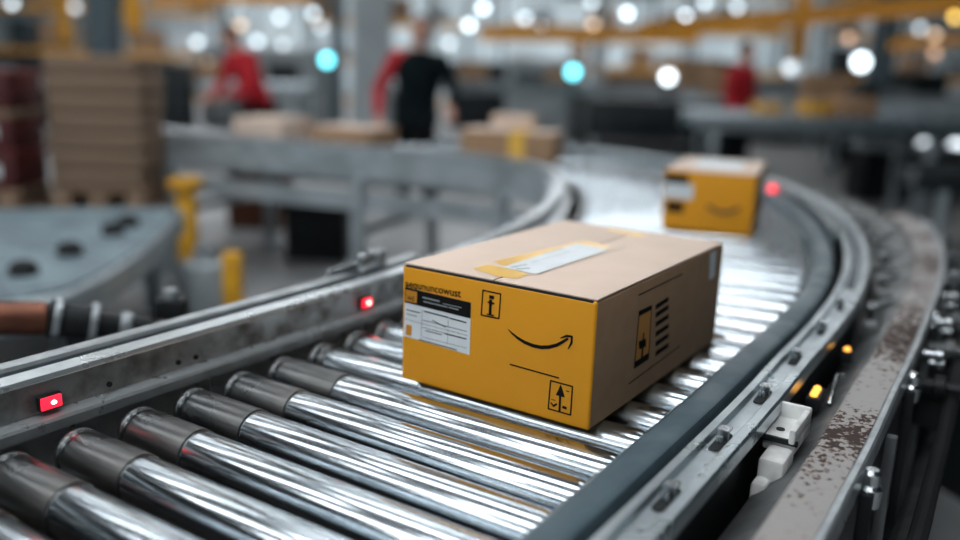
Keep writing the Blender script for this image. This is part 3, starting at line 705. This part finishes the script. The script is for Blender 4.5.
# machines
def machine(name, label, px, py_base, dpt, w_, d_, h, m, cat='machine', m2='machine_dark'):
    p = at(px, py_base, dpt)
    t = thing(name, label, cat, (p.x, p.y, 0))
    MB().box((0, 0, h / 2 + .04), (w_, d_, h - .08), bev=.02).build('cabinet', m, t)
    MB().box((0, 0, .04), (w_ * .92, d_ * .9, .08)).build('plinth', 'machine_dark', t)
    MB().box((-w_ * .18, -d_ / 2 - .01, h * .68), (w_ * .45, .03, h * .3), bev=.008).build('panel', m2, t)
    MB().tube((w_ * .3, -d_ / 2 - .02, h * .5), (w_ * .3, -d_ / 2 - .02, h * .7), .012, n=8).build('handle', 'bolt', t)
    return t
machine('control_cabinet', 'dark cabinet low beyond the bend, far middle', 665, 120, 10.6, 2.0, .5, .98, 'machine_dark')
machine('control_cabinet', 'black cabinet below the large white lamp at the right', 853, 100, 13.5, .55, .5, 1.25, 'machine_dark')
machine('control_cabinet', 'pale grey cabinet left of the wide column', 300, 90, 15, 1.2, .6, 1.5, 'column_paint')
machine('control_cabinet', 'pale grey cabinet right of the person in the black vest', 545, 90, 17.5, 1.6, .6, 1.5, 'column_paint')
machine('control_cabinet', 'pale grey cabinet right of the person seen side-on in red', 800, 90, 17.5, 2.2, .6, 1.3, 'machine_grey')
machine('control_cabinet', 'dark cabinet behind the stack of cardboard', 172, 100, 12, .5, .5, 1.2, 'machine_dark')
machine('control_cabinet', 'dark wide cabinet at the far right edge', 960, 120, 15.5, 2.2, .7, 1.0, 'machine_dark')
# crates and drums standing under and behind the far lane
def bin_(label, px, py, dpt, w_, h, m, d_=.5):
    p = at(px, py, dpt)
    t = thing('parts_bin', label, 'bin', (p.x, p.y, 0))
    b_ = MB()
    for sx in (-1, 1): b_.box((sx * (w_ / 2 - .01), 0, h / 2), (.02, d_, h))
    for sy in (-1, 1): b_.box((0, sy * (d_ / 2 - .01), h / 2), (w_, .02, h))
    b_.box((0, 0, .012), (w_, d_, .02)); b_.build('shell', m, t)
    r2 = MB()
    for sx in (-1, 1): r2.box((sx * w_ / 2, 0, h - .02), (.05, d_ + .06, .05))
    for sy in (-1, 1): r2.box((0, sy * d_ / 2, h - .02), (w_, .05, .05))
    r2.build('rim', 'black_metal' if m != 'black_metal' else 'machine_grey', t)
bin_('black parts bin under the far lane, below the red sleeve', 385, 262, 3.75, .34, .40, 'black_metal', .3)
bin_('dark parts bin under the far lane, left of the black one', 322, 215, 5.9, .4, .38, 'machine_dark')
bin_('orange-brown parts bin under the far lane, beyond the yellow posts', 262, 190, 6.9, .42, .50, 'copper')
bin_('black parts bin just behind the carton, under the bend', 478, 250, 3.75, .34, .45, 'black_metal', .3)
bin_('dark parts bin on the floor beyond the bend', 640, 120, 8.6, .9, .62, 'machine_dark')
bin_('black parts bin beyond the bend, under the grey belt conveyor', 905, 165, 9.6, 1.1, .6, 'black_metal')
for i, (px, dpt, w_, h, m, lb) in enumerate(((20, 15.5, 1.6, 1.3, 'machine_dark', 'dark cabinet far behind the red crates'), (232, 16.5, 1.1, 1.5, 'machine_grey', 'grey cabinet far behind the person bending in red'),
    (480, 18.5, 1.4, 1.4, 'machine_dark', 'dark cabinet under the pair of bright pendant lamps'), (640, 18.5, 1.5, 1.3, 'bundle_board', 'brown crate-like cabinet far behind the yellow second carton'), (720, 19, 1.3, 1.6, 'machine_dark', 'dark cabinet far behind the person seen side-on'), (905, 18.5, 1.6, 1.5, 'machine_dark', 'dark cabinet far right under the short orange girder'), (615, 12.2, 1.2, .98, 'machine_dark', 'low dark cabinet right of the taped carton'), (392, 12.4, 1.1, .9, 'machine_dark', 'low dark cabinet behind the person in the black vest'))):
    machine('control_cabinet', lb, px, 80, dpt, w_, .6, h, m, m2='machine_grey')
# loose cartons on the background lines
def loose(label, px, py, dpt, w_, h, d_=.35, m='kraft', rz=0.):
    p = at(px, py, dpt)
    t = thing('carton', label, 'carton', (p.x, p.y, p.z), rz)
    o = bpy.data.objects.new('body', body_mesh(w_, d_, h, (m,))); COL.objects.link(o); o.parent = t
    MB().box((0, 0, h - .0035), (.05, d_ * .98, .003)).build('tape_band', 'clear_tape', t)
    return t
def on_belt(label, px, x, y, z, w_, h, m='kraft', d_=.35):
    t = thing('carton', label, 'carton', (x, y, z), .05)
    o = bpy.data.objects.new('body', body_mesh(w_, d_, h, (m,))); COL.objects.link(o); o.parent = t
    MB().box((0, 0, h - .0035), (.05, d_ * .98, .003)).build('tape_band', 'clear_tape', t)
on_belt('small pale brown carton on the right belt conveyor', 0, at(847, 133, 8.4).x, 8.48, .911, .34, .24)
on_belt('yellow bin carton on the right belt conveyor', 0, at(810, 128, 8.4).x, 8.50, .911, .22, .18, 'yellow_paint')
on_belt('yellow bin carton near the left end of the right belt conveyor', 0, at(762, 127, 8.5).x, 8.55, .911, .20, .15, 'yellow_paint')
on_belt('brown carton on the second belt conveyor at the right', 0, at(812, 98, 11.5).x, 11.4, .991, .50, .38)
on_belt('brown carton at the left end of the second belt conveyor', 0, at(700, 100, 11.5).x + .3, 11.5, .991, .6, .42)
on_belt('tall peach-brown carton beside the red torso', 0, at(693, 85, 14.3).x, 14.5, 1.041, .62, .50)
on_belt('brown carton behind the vest on the long belt conveyor', 0, at(473, 90, 14.3).x, 14.22, 1.041, .45, .36)
on_belt('brown carton on the long belt conveyor, right of centre', 0, at(560, 96, 14.3).x, 14.36, 1.041, .5, .3)
on_belt('brown carton in front of the person bending in red', 0, at(205, 108, 12.8).x, 12.82, .941, .62, .30)
on_belt('small brown carton on the belt behind the person in red', 0, at(166, 110, 12.8).x, 12.82, .941, .36, .34, 'bundle_board')
# small carton on the far lane behind the taped one, with a pale envelope pile
p = RP(4.02, -.345, .001); carton('carton', 'small pale carton standing behind the taped carton on the far lane', (p.x, p.y, p.z), math.radians(-16), .26, .13, .23, ('kraft_pale_lit',))
p = RP(5.50, .0, .001); carton('carton', 'pale open carton left of the flat brown one on the far lane', (p.x, p.y, p.z), math.radians(-22), .36, .34, .15, ('kraft_pale_lit',))
# cardboard stacks on pallets
def pallet(x, y, w_, d_, label, rz=0):
    t = thing('pallet', label, 'pallet', (x, y, 0), rz)
    for i in range(5): MB().box((0, -d_ / 2 + .06 + (d_ - .12) * i / 4, .135), (w_, .10, .022), bev=.003).build('deck_board', 'pallet_wood', t)
    for i in range(3):
        MB().box((-w_ / 2 + .07 + (w_ - .14) * i / 2, 0, .068), (.10, d_, .09), bev=.003).build('stringer', 'pallet_wood', t)
    for i in range(3): MB().box((0, -d_ / 2 + .06 + (d_ - .12) * i / 2, .0115), (w_, .10, .022), bev=.003).build('base_board', 'pallet_wood', t)
    return t
DP = 4.86
pa = at(99, 190, DP); zb = pa.z - .13
def stand_at(x, y, w_, label):
    st = thing('platform', label, 'platform', (x, y, 0))
    MB().box((0, 0, zb - .04), (w_, .40, .06), bev=.01).build('deck', 'frame_steel', st)
    for sx in (-w_ / 2 + .06, w_ / 2 - .06):
        for sy in (-.15, .15): MB().box((sx, sy, (zb - .07) / 2), (.06, .06, zb - .07)).build('leg', 'frame_steel', st)
stand_at(pa.x - .0, pa.y + .17, .60, 'grey steel stand under the pallet of brown cardboard')
t = pallet(pa.x, pa.y + .17, .56, .39, 'wooden pallet under the stack of brown cardboard'); t.location.z = zb - .01
lay = 7; hl = .74 / lay
for i in range(lay):
    o = MB().box((0, 0, hl / 2), (.51 + .014 * (i % 3), .37, hl - .004), bev=.012).build('cardboard_bundle', 'bundle_board')
    o.location = (pa.x + random.uniform(-.008, .008), pa.y + .17, zb - .01 + .1475 + i * hl); o.rotation_euler = (0, 0, random.uniform(-.015, .015))
    tag(o, ('lowest brown cardboard bundle of the stack on the pallet', 'second cardboard bundle up from the pallet', 'third cardboard bundle up from the pallet', 'fourth cardboard bundle, middle of the stack', 'fifth cardboard bundle up from the pallet', 'cardboard bundle just under the topmost one', 'topmost brown cardboard bundle of the stack')[i], 'cardboard bundle', 'cardboard bundles stacked on the pallet')
pb = at(18, 190, DP - .2)
xb = pa.x - .68
stand_at(xb, pb.y + .22, .64, 'grey steel stand under the dark red crates')
t = pallet(xb, pb.y + .22, .64, .39, 'wooden pallet under the dark red crates'); t.location.z = zb - .01
for i in range(3):
    o = thing('crate', ('lowest dark red crate at the left edge', 'middle dark red crate with a pale band', 'top dark red crate with a pale paper on it')[i], 'crate', (xb, pb.y + .22, zb + .1385 + i * .215))
    MB().box((0, 0, .10), (.60, .37, .20), bev=.015).build('body', 'dark_red', o)
    MB().box((0, 0, .195), (.625, .385, .035), bev=.01).build('rim', 'bundle_board' if i == 1 else 'dark_red', o)
    MB().box((.17, -.188, .10), (.11, .006, .07)).build('paper_label', 'white_paper', o)
# chute: curved slatted surface at the left
def chute():
    t = thing('slatted_table', 'blue-grey slatted curved table with dark round holes, at the left', 'table')
    zt = .52; L_ = [on_z(x, y, zt) for x, y in ((-160, 300), (-60, 308), (40, 300), (85, 285), (125, 262), (155, 240), (176, 218), (184, 212), (178, 209), (150, 208), (60, 209), (-160, 213))]
    # smooth outline
    n = len(L_); out = []
    for i in range(n):
        p0, p1, p2, p3 = L_[i - 1], L_[i], L_[(i + 1) % n], L_[(i + 2) % n]
        for j in range(5):
            u = j / 5; out.append(p1.lerp(p2, u) if i in (0, n - 1, n - 2) else .5 * ((2 * p1) + (p2 - p0) * u + (2 * p0 - 5 * p1 + 4 * p2 - p3) * u * u + (3 * p1 - p0 - 3 * p2 + p3) * u ** 3))
    def plate(o_, z0, z1):
        m = len(o_); vs = [Vector((p.x, p.y, z0)) for p in o_] + [Vector((p.x, p.y, z1)) for p in o_]
        return MB().add(vs, [tuple(range(m))[::-1], tuple(range(m, 2 * m))] + [(i, (i + 1) % m, m + (i + 1) % m, m + i) for i in range(m)])
    cx = sum((p for p in out), Vector()) / len(out)
    inner_ = [p.lerp(cx, .05) for p in out]
    plate(out, zt - .12, zt).build('rim', 'frame_steel', t, bevel=.015)
    plate(inner_, zt + .0, zt + .012).build('top', 'grey_belt', t)
    for i in range(46):
        a = on_z(-158 + i * 7.3, 204, zt); b = on_z(-158 + i * 7.3 - 130 * 1.6, 300, zt)
    for x, y in ((24, 274), (70, 254), (113, 234), (128, 226)):
        q = on_z(x, y, zt + .012); MB().lathe(q, (0, 0, 1), [(0, .05), (.03, .047), (.045, .035), (.05, .02)], 20).build('round_port', 'dark_hole', t)
    for x, y in ((-120, 290), (60, 275), (150, 212), (-100, 212)):
        q = on_z(x, y, zt); MB().box((q.x, q.y, (zt - .12) / 2), (.07, .07, zt - .12)).build('leg', 'frame_steel', t)
    return t
chute()
# slats of the table: thin ridges following one direction, part of the top (kept as a bump in its material)
m = MT['grey_belt']; nt = m.node_tree; b_ = nt.nodes['Principled BSDF']
wv = nt.nodes.new('ShaderNodeTexWave'); wv.inputs['Scale'].default_value = 7; wv.bands_direction = 'DIAGONAL'; tc = nt.nodes.new('ShaderNodeTexCoord'); nt.links.new(tc.outputs['Object'], wv.inputs['Vector'])
bp = nt.nodes.new('ShaderNodeBump'); bp.inputs['Strength'].default_value = .8; bp.inputs['Distance'].default_value = .01; nt.links.new(wv.outputs['Fac'], bp.inputs['Height']); nt.links.new(bp.outputs[0], b_.inputs['Normal'])
mt_ = MB().box((-1.75, 2.35, .006), (2.3, 2.1, .012), bev=.004).build('floor_shade', 'black_rubber'); tag(mt_, 'added black sheet painting shade on the floor below the motor drum', 'shade sheet')  # added black sheet, stands in for the floor's deep shade here
# drum motor at the left behind the rear rail
a = at(-60, 318, 1.75); b = at(47, 318, 1.85); c = at(152, 330, 1.95)
t = thing('drum_motor', 'dark motor drum with clamp rings and a copper-brown end, behind the rear rail', 'motor', a, 0)
b -= a; c -= a; a0 = Vector((0, 0, 0)); ax = (b - a0).normalized()
MB().lathe(a0, ax, [(0, .02), (.005, .036), ((b - a0).length - .005, .036), ((b - a0).length, .03)], 24).build('copper_end', 'copper', t)
ax2 = (c - b).normalized(); l2 = (c - b).length
MB().lathe(b, ax2, [(0, .03), (.004, .043), (.03, .043), (.034, .038), (l2 * .45, .038), (l2 * .46, .030), (l2 - .01, .028), (l2, .02)], 24).build('housing', 'black_metal', t)
for d in (.012, .085): MB().lathe(b + ax2 * d, ax2, [(0, .0445), (.002, .0465), (.012, .0465), (.014, .0445)], 24).build('clamp_ring', 'galvanised_rail', t)
MB().lathe(b + ax2 * (l2 - .07), ax2, [(0, .030), (.004, .034), (.02, .034), (.026, .027), (.05, .025), (.056, .018)], 20).build('coupling', 'galvanised_rail', t)
mb = MB()
for d in (a0 + ax * .05, b + ax2 * .06): mb.box(d + Vector((0, 0, -(a.z + d.z) / 2 - .01)), (.04, .03, a.z + d.z - .04))
mb.build('stand', 'machine_dark', t)
p = at(172, 308, 2.0); t = thing('valve_block', 'small dark valve block beside the drum motor', 'valve', (p.x, p.y, 0))
MB().box((0, 0, p.z), (.07, .05, .05), bev=.008).build('body', 'black_metal', t); MB().tube((0, 0, p.z + .02), (0, 0, p.z + .045), .016, n=14).build('knob', 'galvanised_rail', t); MB().box((0, 0, (p.z - .03) / 2), (.03, .03, p.z - .02)).build('stand', 'machine_dark', t)
# yellow guard posts
def gpost(px, py0, dpt, w_, label, grp=None, cap=False):
    p = at(px, py0, dpt)
    t = thing('guard_post', label, 'post', (p.x, p.y, 0))
    MB().box((0, 0, p.z / 2), (w_, w_ * .8, p.z), bev=.012).build('post', 'yellow_paint', t)
    MB().box((0, 0, .006), (w_ * 2, w_ * 2, .012)).build('foot_plate', 'machine_dark', t)
    if cap: MB().box((0, 0, p.z + .03), (.17, .14, .07), bev=.02).build('cap', 'yellow_paint', t)
gpost(186, 189, 4.85, .10, 'yellow guard post with a wide cap beyond the slatted table', cap=True)
gpost(232, 252, 3.9, .085, 'short bright yellow guard post standing on the pale floor')
p = at(205, 275, 4.4); t = thing('floor_bucket', 'small pale grey canister on the floor between the yellow posts', 'canister', (p.x, p.y, 0))
MB().lathe((0, 0, 0), (0, 0, 1), [(0, .10), (.01, .12), (.26, .13), (.28, .12), (.30, .06), (.34, .05)], 24).build('body', 'column_paint', t); MB().lathe((0, 0, .34), (0, 0, 1), [(0, .055), (.02, .055), (.03, .04)], 20).build('lid', 'machine_grey', t)
# wooden box at the right edge
p = at(990, 366, 2.9); t = thing('wooden_box', 'tan wooden box with a dark open side at the right edge', 'box', (p.x, p.y, 0), .3)
hz_ = p.z
MB().box((0, 0, hz_ - .02), (.5, .5, .04), bev=.006).build('lid', 'kraft_pale_lit', t)
for x, y, w_, d_ in ((-.23, 0, .03, .46), (.23, 0, .03, .46), (0, .23, .46, .03)): MB().box((x, y, (hz_ - .04) / 2), (w_, d_, hz_ - .04)).build('side_board', 'machine_dark', t)

# ------------------------------------------------------------------ people
def skin_mesh(name, V, Eg, mats, parent, sub=1, root=0):
    me = bpy.data.meshes.new(name); me.from_pydata([v[0] for v in V], Eg, [])
    o = bpy.data.objects.new(name, me); COL.objects.link(o)
    sk = o.modifiers.new('skin', 'SKIN'); sk.use_smooth_shade = True; sk.branch_smoothing = .6
    bm = bmesh.new(); bm.from_mesh(me); ly = bm.verts.layers.skin.verify(); bm.verts.ensure_lookup_table()
    for i, v in enumerate(V):
        r_ = v[1]; bm.verts[i][ly].radius = (r_, r_) if not isinstance(r_, tuple) else r_
        bm.verts[i][ly].use_root = (i == root)
    bm.to_mesh(me); bm.free()
    ss_ = o.modifiers.new('smooth', 'SUBSURF'); ss_.levels = sub; ss_.render_levels = sub
    me.materials.append(MT[mats]); o.parent = parent; return o
def person(label, loc, rz, lean=0., turn=0., armL=None, armR=None, hair='grey_hair', top='red_cloth', vest=None, scale=1., sleeveR=None, stepx=.11):
    t = thing('person', label, 'person', loc, rz); t.scale = (scale,) * 3
    hip = Vector((0, 0, .95))
    def up(d, x=0, y=0):
        q = Vector((x, y, d)); R_ = Matrix.Rotation(lean, 3, 'X'); Ry = Matrix.Rotation(turn, 3, 'Y'); return hip + Ry @ (R_ @ q)
    # figure faces -y
    shL, shR = up(.47, .19), up(.47, -.19)
    aL = armL or (shL + Vector((.07, .0, -.29)), shL + Vector((.05, -.16, -.50)))
    aR = armR or (shR + Vector((-.07, .0, -.29)), shR + Vector((-.05, -.16, -.50)))
    V = []; E_ = []
    def add(p, r_, prev=None):
        V.append((Vector(p), r_)); i = len(V) - 1
        if prev is not None: E_.append((prev, i))
        return i
    pel = add(hip, (.15, .11)); wa = add(up(.20), (.135, .10), pel); ch = add(up(.38), (.165, .12), wa); nk0 = add(up(.52, 0, 0), .07, ch)
    nk = add(up(.58, 0, -.01), .052, nk0); h1 = add(up(.65, 0, -.025), (.068, .078), nk); h2 = add(up(.72, 0, -.03), (.075, .092), h1); h3 = add(up(.79, 0, -.02), (.055, .07), h2)
    def hand(w, d, side, pi):
        d = d.normalized(); sd = Vector((0, 0, 1)).cross(d); sd = sd.normalized() if sd.length > .1 else Vector((1, 0, 0))
        nn = d.cross(sd)
        pm = add(w + d * .06, (.034, .018), pi); 
        for j, (o_, l_) in enumerate(((-.028, .065), (-.009, .078), (.010, .074), (.028, .058))):
            f1 = add(w + d * .095 + sd * o_, .010, pm); f2 = add(w + d * (.095 + l_ * .6) + sd * o_ * 1.1 - nn * .006, .009, f1); add(w + d * (.095 + l_ * .9) + sd * o_ * 1.1 - nn * .026, .008, f2)
        th = add(w + d * .05 + sd * (-.045 * side), .012, pi); add(w + d * .085 + sd * (-.062 * side) - nn * .01, .010, th)
    arms = []
    for sh, (el, wr), sd in ((shL, aL, 1), (shR, aR, -1)):
        i = add(sh, .062, ch); j = add(sh.lerp(el, .5), .050, i); e = add(el, .041, j); f_ = add(el.lerp(wr, .5), .038, e); w = add(wr, .027, f_)
        hand(wr, (wr - el), sd, w); arms.append((sh, el, wr))
    for sx in (1, -1):
        i = add(hip + Vector((sx * .09, 0, -.08)), .095, pel); m_ = add(Vector((sx * stepx, -.01, .70)), .082, i); kn = add(Vector((sx * stepx, -.02, .48)), .058, m_); cf = add(Vector((sx * stepx, .01, .32)), .056, kn)
        an = add(Vector((sx * stepx, .03, .09)), .038, cf); ft = add(Vector((sx * (stepx + .01), -.05, .045)), .04, an); add(Vector((sx * (stepx + .015), -.15, .035)), .033, ft)
    skin_mesh('body', V, E_, 'skin', t)
    # clothes follow the body
    def cloth(name, m, pts, eds): skin_mesh(name, pts, eds, m, t)
    def loft(mb, rings, n=24):
        vs = []
        for c_, rx, ry, ux, uy in rings: vs += [c_ + ux * (math.cos(2 * PI * i / n) * rx) + uy * (math.sin(2 * PI * i / n) * ry) for i in range(n)]
        m_ = len(rings)
        return mb.add(vs, [(a_ * n + i, a_ * n + (i + 1) % n, (a_ + 1) * n + (i + 1) % n, (a_ + 1) * n + i) for a_ in range(m_ - 1) for i in range(n)] + [tuple(range(n))[::-1], tuple(range((m_ - 1) * n, m_ * n))])
    RXY = Matrix.Rotation(turn, 3, 'Y') @ Matrix.Rotation(lean, 3, 'X'); uX, uY = RXY.col[0], RXY.col[1]
    def torso(g, z0, z1, neck):
        prof = [(-.10, .185, .135), (.0, .18, .13), (.12, .165, .12), (.25, .178, .13), (.38, .200, .138), (.45, .195, .125), (.50, .14, .10), (.545, .075, .07)]
        return [(up(z), a_ + g, b_ + g, uX, uY) for z, a_, b_ in prof if z0 <= z <= z1]
    def sleeve(mb, sh, el, wr, g=0.):
        pts = [(sh.lerp(up(.42), .35), .078), (sh + Vector((0, 0, .0)), .080), (sh.lerp(el, .5), .066), (el, .056), (el.lerp(wr, .5), .051), (el.lerp(wr, .95), .038)]
        rg = []
        for i_, (c_, r_) in enumerate(pts):
            a_ = (pts[min(i_ + 1, 5)][0] - pts[max(i_ - 1, 0)][0]).normalized(); u_ = a_.cross(Vector((0, 1, .01))).normalized(); rg.append((c_, r_ + g, r_ + g, u_, a_.cross(u_)))
        loft(mb, rg, 16)
    mb = loft(MB(), torso(.0, -.2, .6, 0))
    for n_, a_ in enumerate(arms):
        if not (n_ == 1 and sleeveR): sleeve(mb, *a_)
    mb.build('shirt', top, t)
    if sleeveR: mb = MB(); sleeve(mb, *arms[1]); mb.build('sleeve', sleeveR, t)
    if vest: loft(MB(), torso(.022, -.2, .51, 0)).build('vest', vest, t)
    V3 = [(hip + Vector((0, 0, -.02)), (.160, .120))]; E3 = []
    for sx in (1, -1):
        b0 = len(V3); V3 += [(hip + Vector((sx * .09, 0, -.09)), .104), (Vector((sx * stepx, -.01, .70)), .092), (Vector((sx * stepx, -.02, .48)), .070), (Vector((sx * stepx, .01, .32)), .066), (Vector((sx * stepx, .02, .10)), .055)]
        E3 += [(0, b0)] + [(b0 + i, b0 + i + 1) for i in range(4)]
    cloth('trousers', 'trousers', V3, E3)
    for sx in (1, -1):
        MB().box((sx * (stepx + .012), -.055, .045), (.095, .27, .09), bev=.035).build('shoe', 'black_rubber', t)
    # head detail
    hc = up(.715, 0, -.03); RX = Matrix.Rotation(turn, 3, 'Y') @ Matrix.Rotation(lean, 3, 'X')
    mb = MB().sphere((0, 0, 0), .098, 18, sc=(.82, .98, 1.08)); me_ = [hc + RX @ (Vector(v) + Vector((0, .022, .022))) for v in mb.v]; mb.v = [tuple(v) for v in me_]; mb.build('hair', hair, t)
    mb = MB().sphere((0, 0, 0), .09, 18, sc=(.80, .96, 1.2)); mb.v = [tuple(hc + RX @ (Vector(v) + Vector((0, -.012, -.014)))) for v in mb.v]
    nb = MB().lathe((0, -.09, .016), (0, -.35, -1), [(0, .006), (.03, .014), (.036, .008)], 10); mb.add([tuple(hc + RX @ Vector(v)) for v in nb.v], nb.f)
    for sx in (1, -1):
        eb = MB().sphere((sx * .076, .0, -.005), .022, 10, sc=(.4, .8, 1.3)); mb.add([tuple(hc + RX @ Vector(v)) for v in eb.v], eb.f)
    mb.build('face', 'skin', t)
    mb = MB()
    for sx in (1, -1):
        eb = MB().sphere((sx * .028, -.088, .012), .010, 10, sc=(1.2, .8, .7)); mb = MB().add([tuple(hc + RX @ Vector(v)) for v in eb.v], eb.f); mb.build('eye', 'eye', t)
    eb = MB().box((0, -.088, -.05), (.042, .012, .008), bev=.003); MB().add([tuple(hc + RX @ Vector(v)) for v in eb.v], eb.f).build('mouth', 'dark_red', t)
    return t
p = at(418, 27, 7.2)
person('person in a black vest with one red sleeve, standing behind the far lane', (p.x, p.y, 0), .10, top='black_cloth', vest='black_cloth', sleeveR='red_cloth', hair='grey_hair', scale=.955, turn=.03,
       armL=(Vector((.33, .0, 1.16)), Vector((.30, -.24, 1.00))), armR=(Vector((-.34, .02, 1.14)), Vector((-.34, -.16, .90))))
p = at(258, 112, 8.7)
person('person in a red top bending to the left beside a far belt, dark hair', (p.x, p.y, 0), -.75, lean=.40, hair='dark_hair', scale=.95, armL=(Vector((.27, -.26, 1.08)), Vector((.16, -.46, 1.0))), armR=(Vector((-.27, -.26, 1.08)), Vector((-.16, -.46, 1.0))))
p = at(741, 66, 9.9)
person('person in a red top seen side-on, standing left of the orange upright', (p.x, p.y, 0), .7, lean=.06, hair='dark_hair', scale=.95)
